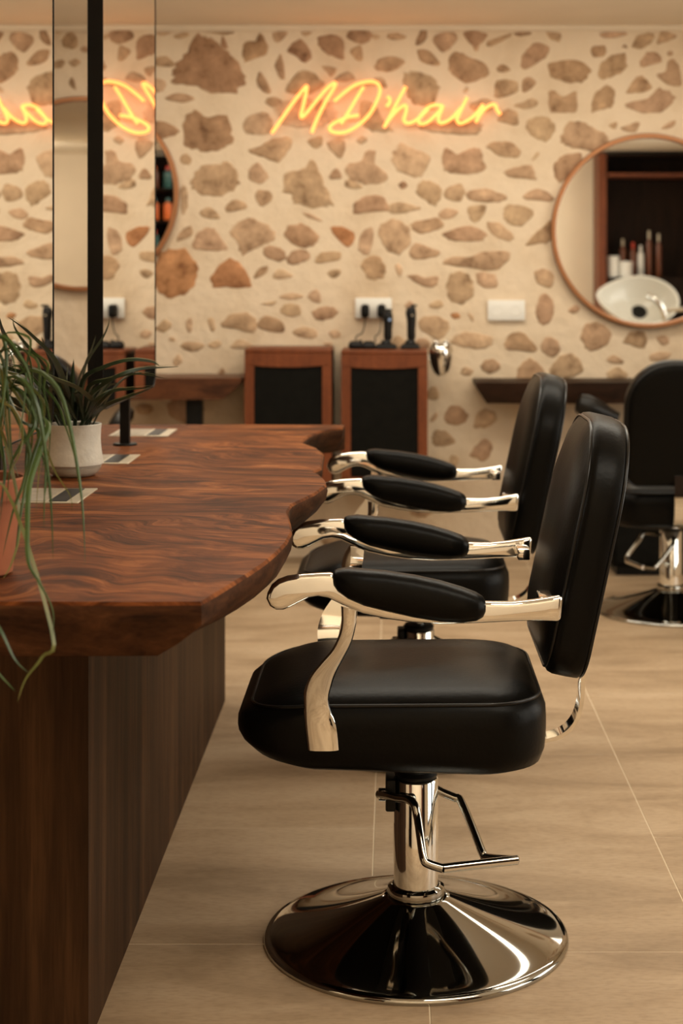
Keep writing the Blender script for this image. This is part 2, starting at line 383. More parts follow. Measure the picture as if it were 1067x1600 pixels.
fld(767, 30, 3.557, [
 (.40, [(305,60),(345,40),(385,80),(380,125),(330,110)]), (.50, [(605,80),(640,50),(740,60),(755,85),(690,105),(620,100)]),
 (.50, [(785,150),(820,90),(890,75),(905,110),(850,160)]), (.50, [(922,135),(945,65),(990,50),(1030,95),(980,125)]),
 (.58, [(165,240),(185,185),(250,130),(320,160),(300,215),(200,275)]), (.60, [(555,170),(580,150),(635,150),(635,200),(570,210)]),
 (.50, [(730,155),(745,140),(760,160)]), (.50, [(825,250),(865,185),(930,190),(945,235),(850,265)]), (.50, [(980,185),(1005,175),(1010,200),(985,205)]),
 (.65, [(315,290),(340,240),(460,230),(545,265),(540,310),(500,350),(380,340)]), (.55, [(590,310),(620,240),(690,195),(750,200),(745,280),(680,315),(620,335)]),
 (.55, [(920,310),(970,290),(985,230),(1030,235),(1060,360),(990,365)]), (.55, [(170,370),(185,330),(220,320),(250,360),(185,410)]),
 (.60, [(750,410),(800,330),(840,315),(890,365),(870,400),(800,410)]), (.60, [(320,410),(350,395),(400,430),(470,405),(475,510),(410,515),(335,515)]),
 (.60, [(560,510),(575,420),(640,370),(685,395),(680,480),(610,500)]), (.50, [(750,490),(780,460),(870,440),(935,385),(1020,435),(970,495),(880,525)]),
 (.42, [(195,590),(225,545),(330,550),(350,620),(300,680),(220,645)]), (.45, [(390,650),(430,580),(500,565),(560,600),(640,640),(660,690),(600,740),(480,720),(405,690)]),
 (.50, [(655,590),(700,570),(690,610)]), (.45, [(715,610),(770,585),(825,570),(800,630)]), (.50, [(950,610),(980,580),(1025,560),(1010,600)]),
 (.40, [(125,480),(180,460),(230,440),(260,470),(200,500)])])
fld(240, 210, 3.557, [
 (.50, [(145,140),(175,105),(210,130),(205,165),(165,165)]), (.50, [(215,255),(265,175),(370,170),(390,150),(440,180),(475,270),(420,320),(330,345),(230,310)]),
 (.40, [(530,200),(575,160),(610,190),(640,240),(590,275),(535,250)]), (.55, [(525,90),(600,60),(680,20),(770,20),(740,100),(690,155),(590,120)]),
 (.55, [(860,30),(930,10),(940,50),(905,80),(870,60)]), (.45, [(965,40),(1060,30),(1045,130),(985,90)]), (.55, [(975,235),(1015,185),(1045,240),(1000,250)]),
 (.48, [(715,305),(750,210),(830,190),(880,150),(930,220),(950,280),(995,370),(960,400),(800,390),(770,340)]), (.50, [(570,370),(575,315),(640,315),(660,355),(610,400)]),
 (.55, [(400,425),(410,390),(460,360),(520,405),(430,430)]), (.40, [(255,435),(310,400),(365,465),(290,465)]), (.50, [(130,590),(150,540),(210,510),(215,560),(150,590)]),
 (.45, [(215,620),(250,545),(320,520),(370,570),(410,640),(280,645)]), (.42, [(430,530),(500,470),(610,490),(680,560),(660,595),(600,615),(500,665),(460,600)]),
 (.68, [(725,555),(760,505),(840,500),(915,570),(900,610),(820,630),(770,605)]), (.40, [(830,435),(880,445),(940,485),(870,465)]),
 (.55, [(605,645),(640,620),(720,640),(735,690),(690,705),(625,680)]), (.50, [(742,690),(780,645),(850,645),(865,690),(800,720),(750,720)]),
 (.50, [(900,690),(940,655),(1030,655),(1035,695),(910,715)]), (.95, [(985,530),(1010,510),(1090,530),(1120,570),(1090,625),(1040,600)]),
 (.30, [(150,300),(180,290),(190,400),(160,440)])])
fld(520, 210, 3.557, [
 (.42, [(80,165),(150,155),(190,90),(235,95),(235,160),(300,225),(270,270),(180,280),(85,240)]), (.30, [(65,285),(84,250),(170,288),(120,305)]),
 (.30, [(330,120),(380,55),(440,80),(540,125),(510,215),(480,240),(360,205)]), (.55, [(615,80),(660,90),(680,115),(780,75),(820,90),(830,200),(650,210),(620,180)]),
 (.50, [(855,60),(970,40),(1035,80),(1030,125),(930,120)]), (.50, [(950,205),(1010,185),(1100,175),(1130,250),(1060,245),(980,235)]),
 (.60, [(365,280),(395,260),(415,285),(385,305)]), (.45, [(465,320),(500,255),(570,275),(605,320),(570,395),(520,370)]),
 (.45, [(617,320),(690,275),(735,310),(710,370),(640,365)]), (.45, [(742,320),(850,300),(960,345),(920,375),(780,370)]),
 (.60, [(110,400),(160,355),(240,335),(300,370),(305,425),(220,430),(130,440)]), (.35, [(312,400),(360,375),(450,395),(490,410),(430,430),(330,440)]),
 (.42, [(590,440),(630,410),(700,425),(660,465),(605,470)]), (.55, [(430,500),(500,475),(590,465),(615,510),(560,535),(480,550)]),
 (.40, [(760,400),(850,400),(830,460),(785,490),(755,450)]), (.42, [(950,430),(980,390),(1080,405),(1110,450),(1050,510),(960,480)]),
 (.55, [(615,550),(680,525),(760,510),(840,540),(830,585),(700,595),(640,580)]), (.40, [(850,495),(920,490),(1000,560),(985,590),(910,570)]),
 (.38, [(255,545),(280,490),(350,470),(420,510),(430,590),(370,665),(290,630)]), (.40, [(140,620),(165,545),(220,520),(220,610),(195,665),(150,655)]),
 (.45, [(425,650),(460,605),(580,645),(570,680),(450,690)])])
fld(740, 200, 5.335, [
 (.62, [(660,350),(680,290),(760,220),(880,215),(900,260),(790,400),(720,450)]), (.50, [(415,580),(440,540),(545,505),(660,570),(640,610),(480,600)]),
 (.55, [(440,980),(490,900),(570,830),(640,780),(640,940),(540,965)]), (.30, [(485,265),(530,200),(545,220),(510,260)])])
fld(240, 390, 3.557, [
 (.92, [(15,60),(60,10),(170,0),(230,70),(245,150),(190,240),(100,260),(20,220)]), (.90, [(325,150),(370,85),(440,50),(495,100),(540,175),(530,210),(400,210),(335,205)]),
 (.55, [(555,155),(590,100),(635,95),(620,135),(570,160)]), (.25, [(660,150),(700,105),(760,130),(770,150),(700,165)]), (.40, [(965,130),(1000,110),(1045,120),(1005,160)]),
 (.35, [(700,260),(760,240),(830,255),(790,275),(730,275)]), (.35, [(855,255),(910,220),(930,290),(890,290)]), (.42, [(700,340),(740,300),(810,310),(810,365),(750,370)]),
 (.60, [(880,350),(930,320),(1000,320),(1020,360),(960,390),(900,385)]), (.52, [(380,420),(420,365),(520,350),(570,400),(555,460),(450,440)]),
 (.60, [(577,420),(620,370),(700,390),(725,455),(620,450)]), (.35, [(775,460),(830,430),(900,450),(905,490),(830,490)]), (.45, [(15,440),(60,390),(105,420),(60,460)]),
 (.40, [(85,495),(110,485),(125,505),(100,510)]), (.42, [(150,530),(200,510),(280,530),(240,565),(180,560)]), (.38, [(300,530),(350,505),(380,525),(340,550)]),
 (.32, [(430,535),(470,500),(540,520),(530,545),(450,548)]), (.28, [(180,400),(210,380),(215,450),(190,455)]), (.32, [(300,390),(330,380),(345,440),(320,450)]),
 (.35, [(980,470),(1020,445),(1040,480),(1000,495)]), (.28, [(110,620),(140,580),(160,620),(120,650)]), (.60, [(360,680),(385,655),(395,685),(370,695)]),
 (.25, [(595,300),(680,285),(660,310)]), (.30, [(940,520),(990,515),(985,535)])])
fld(500, 390, 3.557, [
 (.58, [(225,90),(265,45),(320,35),(370,110),(340,160),(270,160),(245,120)]), (.38, [(415,95),(440,80),(460,120),(440,150)]),
 (.50, [(490,150),(540,140),(580,155),(655,150),(640,205),(570,200)]), (.42, [(695,80),(740,40),(830,40),(920,10),(1040,15),(1050,60),(960,115),(850,105)]),
 (.45, [(700,190),(740,130),(810,130),(855,200),(840,270),(780,300),(720,270)]), (.42, [(865,130),(970,140),(975,210),(890,200)]), (.50, [(470,310),(500,285),(525,310),(490,325)]),
 (.35, [(605,310),(660,280),(685,310),(640,330)]), (.92, [(725,360),(760,350),(780,375),(745,385)]), (.40, [(820,350),(850,370),(850,400),(830,375)]),
 (.42, [(550,390),(620,365),(700,390),(720,450),(650,495),(570,450)]), (.36, [(730,510),(780,460),(900,470),(970,500),(920,550),(800,540)]),
 (.45, [(400,500),(440,480),(490,530),(430,560),(400,540)]), (.50, [(540,500),(600,500),(610,550),(550,560)]), (.50, [(895,660),(910,620),(970,610),(1005,660),(940,690)]),
 (.50, [(1030,530),(1060,500),(1100,520),(1090,560),(1040,555)]), (.30, [(50,460),(90,445),(110,480),(70,490)]), (.28, [(780,690),(800,650),(850,670),(830,700)])])
fld(767, 420, 3.557, [
 (.62, [(80,400),(120,360),(190,360),(255,450),(200,462),(90,440)]), (.60, [(140,610),(160,540),(210,500),(270,530),(300,620),(220,660),(140,650)]),
 (.55, [(250,210),(290,140),(340,180),(345,270),(290,310),(255,270)]), (.48, [(240,20),(300,0),(350,40),(340,100),(270,90)]), (.50, [(430,230),(470,200),(495,225),(460,250)]),
 (.55, [(500,370),(530,310),(610,300),(665,360),(640,430),(550,455),(510,410)]), (.52, [(735,400),(780,350),(850,355),(865,410),(840,440),(750,415)]),
 (.45, [(280,450),(300,380),(370,400),(380,460),(330,490)]), (.42, [(325,560),(380,490),(470,480),(515,560),(440,600),(350,600)]), (.42, [(640,510),(680,480),(740,515),(700,530)]),
 (.42, [(920,380),(970,370),(990,410),(950,425)]), (.28, [(640,580),(700,545),(760,580),(740,610),(660,610)]), (.32, [(880,480),(940,460),(1000,470),(960,510),(890,510)])])
fld(660, 560, 5.335, [
 (.48, [(40,320),(60,250),(110,235),(135,300),(120,345),(60,340)]), (.66, [(180,470),(230,400),(310,400),(380,470),(340,540),(240,555),(190,520)]),
 (.42, [(60,510),(110,450),(130,480),(90,530)]), (.52, [(80,660),(110,600),(210,610),(270,690),(240,715),(110,730)]), (.52, [(400,800),(480,690),(560,680),(580,760),(520,850),(440,830)]),
 (.42, [(430,560),(460,450),(540,420),(620,480),(570,560),(480,580)]), (.30, [(230,870),(240,800),(300,830),(280,900)])])
fld(80, 0, 4.706, [
 (.55, [(80,300),(130,240),(190,260),(190,350),(110,350)]), (.55, [(-10,470),(60,440),(100,450),(80,500),(0,500)]), (.50, [(130,460),(180,430),(220,460),(170,490)]),
 (.55, [(215,360),(250,340),(300,380),(240,385)]), (.50, [(130,600),(160,570),(185,660),(150,640)]), (.40, [(30,220),(80,210),(60,250)]), (.45, [(220,210),(290,190),(290,225),(240,230)])])
WD = Y1
def inside_taken(x, y, r):
    for t, p in ST:
        cx = sum(a for a, b in p)/len(p); cy = sum(b for a, b in p)/len(p)
        rr = max(math.hypot(a-cx, b-cy) for a, b in p)
        if math.hypot(x-cx, y-cy) < rr*.9+r: return True
    return False
nrand = 0
for _ in range(6000):                              # the same masonry goes on beyond what the photo shows
    x, y = R.uniform(-520, 1480), R.uniform(45, 850); r = R.uniform(14, 30)
    if 250 < x < 1067 and y < 640: continue
    if inside_taken(x, y, r): continue
    n = R.randint(6, 8); a0 = R.uniform(0, 6.28); e = R.uniform(.55, .9)
    ST.append((R.uniform(.35, .65), [(x+r*math.cos(a0+6.283*k/n)*R.uniform(.75, 1.1), y+r*e*math.sin(a0+6.283*k/n)*R.uniform(.75, 1.1)) for k in range(n)]))
    nrand += 1
    if nrand >= 95 or len(ST) >= 298: break
LIGHTC, DARKC, ORC = Vector((.60, .43, .275)), Vector((.255, .122, .058)), Vector((.42, .20, .088))
def stone(t, pts):
    w_ = [Vector(((x-HX)/F*WD, 0, CH-(y-HY)/F*WD)) for x, y in pts]
    if max(p.z for p in w_) > H-.02: w_ = [Vector((p.x, 0, min(p.z, H-.03))) for p in w_]
    c = sum(w_, Vector())/len(w_)
    sm = catmull(w_, 4, True)
    sz = max((p-c).length for p in w_)
    h = min(.008, .003+sz*.04)
    outl = [c+(p-c)*(1+R.uniform(-.085, .075)) for p in sm]
    n = len(outl); V = []
    for f_, hh in ((1.10, -.004), (1.0, h*.35), (.82, h*.85)):
        for p in outl:
            q = c+(p-c)*f_; V.append((q.x, WD-hh-(R.uniform(0, h*.2) if hh > 0 else 0), q.z))
    V.append((c.x, WD-h*1.05, c.z)); Fc = []
    for i in (0, 1):
        for k in range(n): Fc.append((i*n+k, i*n+(k+1) % n, (i+1)*n+(k+1) % n, (i+1)*n+k))
    Fc += [(2*n+k, 2*n+(k+1) % n, 3*n) for k in range(n)]
    o = mk('stone', V, Fc, M['stone'], wall_back, 60)
    ca = o.data.attributes.new('bare', 'FLOAT', 'POINT'); ca.data.foreach_set('value', [-.1]*n+[.22+.2*t]*n+[.30+.62*t]*(n+1))
    if t > .85: col = ORC.lerp(LIGHTC, R.uniform(.0, .15))
    else: col = LIGHTC.lerp(DARKC, min(1, max(0, (t-.12)*1.12)))
    j = R.uniform(.94, 1.07); o.color = (col.x*j, col.y*j*R.uniform(.97, 1.03), col.z*j, 1)
for t, p in ST: stone(t, p)

# ================================================================== COUNTER
CT = .845
edge = [(315,941),(336,930),(362,914),(394,894),(416,879),(436,862),(450,847),(458,831),(456,815),(451,799),(458,788),(472,781),(495,770),(512,757),(509,748),(500,741),(491,736),(499,733.5),(504,731),(505,720),(507,708),(497,700),(483,695),(472,691),(484,681),(504,673),(520,670),(536,668.5)]
kk = F*(CH-CT)
right = []
for x, y in edge:
    d = kk/(y-HY); right.append((( x-HX)/F*d, d))
right.append((-.15, 4.86))
left = [(-1.46-right[i][0]+R.uniform(-.04, .04)-.45, right[i][1]) for i in range(len(right)-1, -1, -2)]
front = [(x, 2.215+.004*math.sin(x*9)) for x in (-1.45, -1.2, -.95, -.7, -.5, -.38)]
outline = right+[(-.5, 4.868), (-.9, 4.866)]+left+front
nO = len(outline)
def onorm(i):
    a, b = outline[(i-1) % nO], outline[(i+1) % nO]
    t = Vector((b[0]-a[0], b[1]-a[1], 0)).normalized(); return Vector((t.y, -t.x, 0))
slab_rings = []
for ins, z in ((.055, .768), (.03, .785), (.004, .812), (0, .832), (.002, .840), (.006, CT)):
    ring = []
    for i, (x, y) in enumerate(outline):
        nrm = onorm(i); k_ = 1.0
        if abs(nrm.y) > .85 and (y < 2.3 or y > 4.8): k_ = .12 if z < .83 else 1
        jit = .8+.5*noise.noise(Vector((x*3, y*3, 1.3))) if ins > .02 else 1
        q = Vector((x, y, z))-nrm*ins*k_*jit
        if ins > .02 and y < 2.6 and x > -.4: q.x -= .075*(ins/.055)*math.exp(-(y-2.2)/.09)
        ring.append(q)
    slab_rings.append(ring)
V = [v for r in slab_rings for v in r]; Fc = []
for i in range(len(slab_rings)-1):
    for k in range(nO): Fc.append((i*nO+k, i*nO+(k+1) % nO, (i+1)*nO+(k+1) % nO, (i+1)*nO+k))
Fc += [tuple(range(nO)), tuple((len(slab_rings)-1)*nO+k for k in range(nO))]
counter = empty('styling_counter', (-.73, 3.7, 0))
tag(counter, 'long styling island with a thick live-edge walnut top on a wood panelled base', 'counter')
cm = Matrix.Translation((.73, -3.7, 0))
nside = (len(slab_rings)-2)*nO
slab = mk('worktop', [cm @ Vector(v) for v in V], Fc, None, counter, 38, [M['walnut'], M['walnut_shaded']], [1]*nside+[0]*nO+[1, 0])
bx0, bx1, by0, by1, bz = -.943-.2, -.517, 2.667, 4.83, .766
def loc(bs): return [cm @ Vector(v) for v in bs[0]], bs[1]
mk('side_panel', *loc(boxes((bx1-.022, bx1, by0+.022, by1, 0, bz))), M['veneer'], counter)
mk('side_panel', *loc(boxes((bx0, bx0+.022, by0+.022, by1, 0, bz))), M['veneer'], counter)
mk('front_panel', *loc(boxes((bx0, bx1, by0, by0+.0215, 0, bz))), M['veneer'], counter)
mk('back_panel', *loc(boxes((bx0+.0225, bx1-.0225, by1-.022, by1, 0, bz))), M['veneer'], counter)

# flush power plates let into the worktop
for i, (ya, yb, xr, lab) in enumerate(((3.18, 3.39, -.637, 'flush metal power plate in the worktop nearest the viewer, in front of the white pot'),
                             (3.845, 4.03, -.648, 'flush metal power plate in the worktop, middle one, just behind the white pot'),
                             (4.50, 4.70, -.646, 'flush metal power plate in the worktop, farthest one, behind the slim mirror post'))):
    t = tag(empty('power_plate', (xr-.085, (ya+yb)/2, CT)), lab, 'power outlet', 'flush power plates along the worktop')
    hx, hy = .085, (yb-ya)/2
    bevelled('frame', *boxes((-hx, hx, -hy, hy, -.002, .0025)), M['steel'], t, .001, 1)
    mk('insert', *boxes((hx-.062, hx-.026, -hy+.012, hy-.012, .0025, .0036)), M['blackp'], t)
    mk('lid', *boxes((-hx+.012, hx-.070, -hy+.012, hy-.012, .0025, .0034)), M['platelid'], t)

# ---- double-sided mirrors on posts, standing along the middle of the counter
def counter_mirror(xc, th, y0, y1, z0, z1, lab):
    t = tag(empty('styling_mirror', (xc, (y0+y1)/2, CT)), lab, 'mirror', 'tall two-sided mirrors along the counter')
    hy = (y1-y0)/2; za, zb = z0-CT, z1-CT
    out = rrect(za, zb, -hy, hy, .045, .045, 6)
    V, Fc = extrude_poly(out, lambda p, s: Vector(((-th/2 if s == 0 else th/2), p[1], p[0])))
    mk('frame', V, Fc, M['blackm'], t)
    inn = rrect(za+.003, zb-.003, -hy+.003, hy-.003, .042, .042, 6)
    for sg in (-1, 1):
        V, Fc = extrude_poly(inn, lambda p, s: Vector((sg*(th/2+(.0002 if s == 0 else .0018)), p[1], p[0])))
        mk('mirror_glass', V, Fc, None, t, mats=[M['mirror']])
    path = [Vector((0, b, a)) for a, b in rrect(za+.0012, zb-.0012, -hy+.0012, hy-.0012, .044, .044, 6)]
    V, Fc = sweep(path, lambda q: [(th/2+.0035, .0016), (-th/2-.0035, .0016), (-th/2-.0035, -.0016), (th/2+.0035, -.0016)], True, Vector((1, 0, 0)) if False else None)
    mk('rim', V, Fc, M['blackm'], t, 30)
    mk('post', *boxes((-.0125, .0125, -.012, .012, .004, za+.02)), M['blackm'], t)
    lathe('base_plate', [(.0325, 0), (.0325, .004), (.031, .006)], M['blackm'], t, 28)
    return t
counter_mirror(-.7285, .031, 3.844, 4.70, .975, 2.3, 'tall counter mirror with a black end face, behind the white potted succulent')
counter_mirror(-.7585, .027, 2.56, 3.44, .977, 2.3, 'tall counter mirror nearest the viewer at the left, beside the terracotta pot')

# ---- potted succulent
def leaf(name, pts, w, t, mat, parent, edge=None, up=None, sag=1.0):
    path = catmull(pts, 5)
    def sec(s):
        k = min(1, .35+2.2*s) if s < .3 else max(.03, 1-((s-.3)/.7)**1.8)
        return [(w*k, .25*t*k), (0, -t*k), (-w*k, .25*t*k), (0, t*.35*k)]
    V, Fc = sweep(path, sec)
    mats = [mat, edge or mat]; fm = []
    return mk(name, V, Fc, mat, parent, 50)
px_, py_, = -.735, 3.62
pot = tag(empty('potted_succulent', (px_, py_, CT)), 'dark spiky-leaved succulent in a squat off-white ceramic pot on the counter', 'potted plant')
lathe('pot', [(.060, .022), (.0665, .028), (.0665, .036), (.0625, .06), (.0605, .085), (.0615, .108), (.063, .119), (.0605, .1205), (.057, .118), (.055, .100)], M['ceramic'], pot, 48)
lathe('pot_foot', [(.038, 0), (.048, .003), (.057, .011), (.0625, .0215)], M['glaze'], pot, 48)
lathe('soil', [(.0545, .095), (.0545, .104), (.03, .108), (.004, .109)], M['soil'], pot, 24)
def lp(x, y, d): return P(x, y, d)-Vector((px_, py_, CT))
named = [
 [(118,655,3.60),(104,610,3.48),(84,561,3.28),(45,520,3.10),(12,495,3.0)],
 [(145,640,3.58),(146,628,3.5),(120,606,3.35),(85,592,3.22),(45,574,3.08),(5,568,2.97)],
 [(118,655,3.6),(122,600,3.58),(140,560,3.55),(160,530,3.53),(169,510,3.52),(171,496,3.52)],
 [(125,655,3.6),(130,595,3.5),(160,575,3.45),(200,563,3.45),(235,565,3.5),(250,572,3.53)],
 [(130,655,3.6),(142,618,3.5),(180,590,3.42),(220,577,3.45),(279,573,3.5)],
 [(132,655,3.6),(140,605,3.5),(170,593,3.45),(210,584,3.45),(258,591,3.5)],
 [(138,655,3.6),(150,636,3.5),(175,612,3.45),(205,608,3.45),(242,605,3.45)],
 [(138,656,3.6),(165,634,3.48),(200,620,3.45),(238,606,3.45)],
 [(136,656,3.58),(148,630,3.48),(160,618,3.45),(170,612,3.45)],
 [(124,655,3.6),(132,580,3.6),(142,550,3.6),(150,526,3.6)],
 [(112,655,3.6),(104,610,3.62),(106,572,3.63)], [(108,655,3.58),(112,610,3.5),(115,562,3.46)],
 [(130,656,3.58),(122,620,3.5),(118,615,3.46),(126,612,3.44)],
 [(118,655,3.55),(90,600,3.48),(60,580,3.36),(40,592,3.28)],
 [(118,655,3.55),(95,620,3.47),(72,600,3.4),(50,600,3.33)],
]
for q in named:
    leaf('leaf', [lp(*p) for p in q], .0078, .0042, M['agave'], pot)
    pp = [lp(*p)+Vector((0, -.001, .0045)) for p in q]
    leaf('leaf_margin', pp, .0016, .0012, M['agave_edge'], pot)
for k in range(26):
    a = R.uniform(0, 6.283); L = R.uniform(.08, .17); ri = R.uniform(.008, .042); up_ = R.uniform(.55, 1.25)
    dx, dy = math.cos(a), math.sin(a)*.8
    leaf('leaf', [(ri*dx, ri*dy, .105), (dx*(ri+L*.25), dy*(ri+L*.25), .105+L*.45*up_), (dx*(ri+L*.55), dy*(ri+L*.55), .105+L*.75*up_), (dx*(ri+L*.9), dy*(ri+L*.9), .105+L*.8*up_)],
         R.uniform(.006, .009), .004, M['agave'], pot)

# ---- terracotta pot with trailing strap leaves, front left
sx_, sy_ = -.645, 2.43
sp = tag(empty('trailing_plant', (sx_, sy_, CT)), 'grassy green trailing plant in a terracotta pot at the front left of the counter', 'potted plant')
lathe('pot', [(.050, 0), (.056, .004), (.066, .10), (.069, .118), (.076, .119), (.078, .148), (.075, .151), (.071, .149), (.068, .125)], M['terra'], sp, 40)
lathe('soil', [(.066, .120), (.066, .132), (.004, .138)], M['soil'], sp, 20)
root = Vector((0, 0, .13))
def zp(x, y, d): return P(x, y, d)-Vector((sx_, sy_, CT))
trail = [
 (.0062, 's', [(0,526,2.36),(15,534,2.35),(31,557,2.34),(45,585,2.33),(54,635,2.32),(58,668,2.3)]),
 (.0075, 's', [(40,640,2.38),(75,660,2.32),(64,700,2.28),(46,759,2.22),(43,828,2.17),(45,879,2.14),(64,914,2.11),(83,956,2.09),(81,1003,2.08)]),
 (.0070, 's', [(30,655,2.38),(62,674,2.32),(52,715,2.3),(40,760,2.28),(30,820,2.27),(22,880,2.27)]),
 (.0062, 's', [(2,600,2.4),(6,650,2.36),(14,705,2.34),(17,755,2.32)]),
 (.0050, 'y', [(0,624,2.36),(22,640,2.34),(35,672,2.32),(30,710,2.3),(8,747,2.29)]),
 (.0055, 's', [(-60,900,2.2),(-30,940,2.12),(0,983,2.08),(23,1030,2.06),(45,1052,2.05)]),
 (.0045, 'y', [(81,985,2.1),(66,1026,2.08),(40,1061,2.07),(27,1098,2.06)]),
 (.0050, 's', [(-70,960,2.1),(-30,1020,2.06),(0,1055,2.05),(24,1080,2.04)]),
 (.0040, 's', [(60,600,2.38),(90,630,2.34),(102,664,2.32),(113,700,2.31),(122,740,2.31)]),
 (.0036, 'y', [(40,640,2.38),(69,693,2.33),(87,738,2.31),(110,775,2.3),(112,800,2.3)]),
 (.0055, 'y', [(0,572,2.4),(20,600,2.38),(34,600,2.36),(44,592,2.35)]),
 (.0060, 's', [(0,690,2.37),(8,740,2.33),(-2,800,2.31)]),
 (.0055, 's', [(45,700,2.32),(38,750,2.3),(20,800,2.29),(4,870,2.28)]),
 (.0055, 's', [(55,655,2.33),(30,700,2.31),(16,730,2.31),(10,790,2.31)]),
 (.0045, 'y', [(24,760,2.31),(30,830,2.28),(18,880,2.26),(4,905,2.25)]),
 (.0050, 's', [(-40,600,2.4),(-10,560,2.38),(8,545,2.36),(20,560,2.35),(28,600,2.34)]),
]
for k in range(14):
    x = R.uniform(-10, 78); y = R.uniform(520, 640); q = [(x, y, 2.36)]
    for j in range(4): x += R.uniform(-9, 13); y += R.uniform(35, 62); q.append((x, y, 2.36-.025*j))
    trail.append((R.uniform(.0028, .0048), R.choice('ssy'), q))
for w_, kind, q in trail:
    pts = [root+Vector((R.uniform(-.03, .03), R.uniform(-.03, .03), 0))]
    f0 = zp(*q[0]); pts.append((pts[0]+f0)/2+Vector((0, 0, .10)))
    pts += [zp(*p) for p in q]
    leaf('leaf', pts, w_*.62, .0022, M['spider' if kind == 's' else 'spider2'], sp)
for k in range(22):
    a = R.uniform(PI*.35, PI*1.75); L = R.uniform(.15, .34); dx, dy = math.cos(a), math.sin(a)*.6
    leaf('leaf', [root+Vector((dx*.03, dy*.03, 0)), root+Vector((dx*L*.4, dy*L*.4, L*R.uniform(.5, .8))), root+Vector((dx*L*.8, dy*L*.8, L*.5)), root+Vector((dx*L, dy*L, L*.1)), root+Vector((dx*L*1.05, dy*L*1.05, -L*.25))],
         .0038, .002, M['spider'], sp)

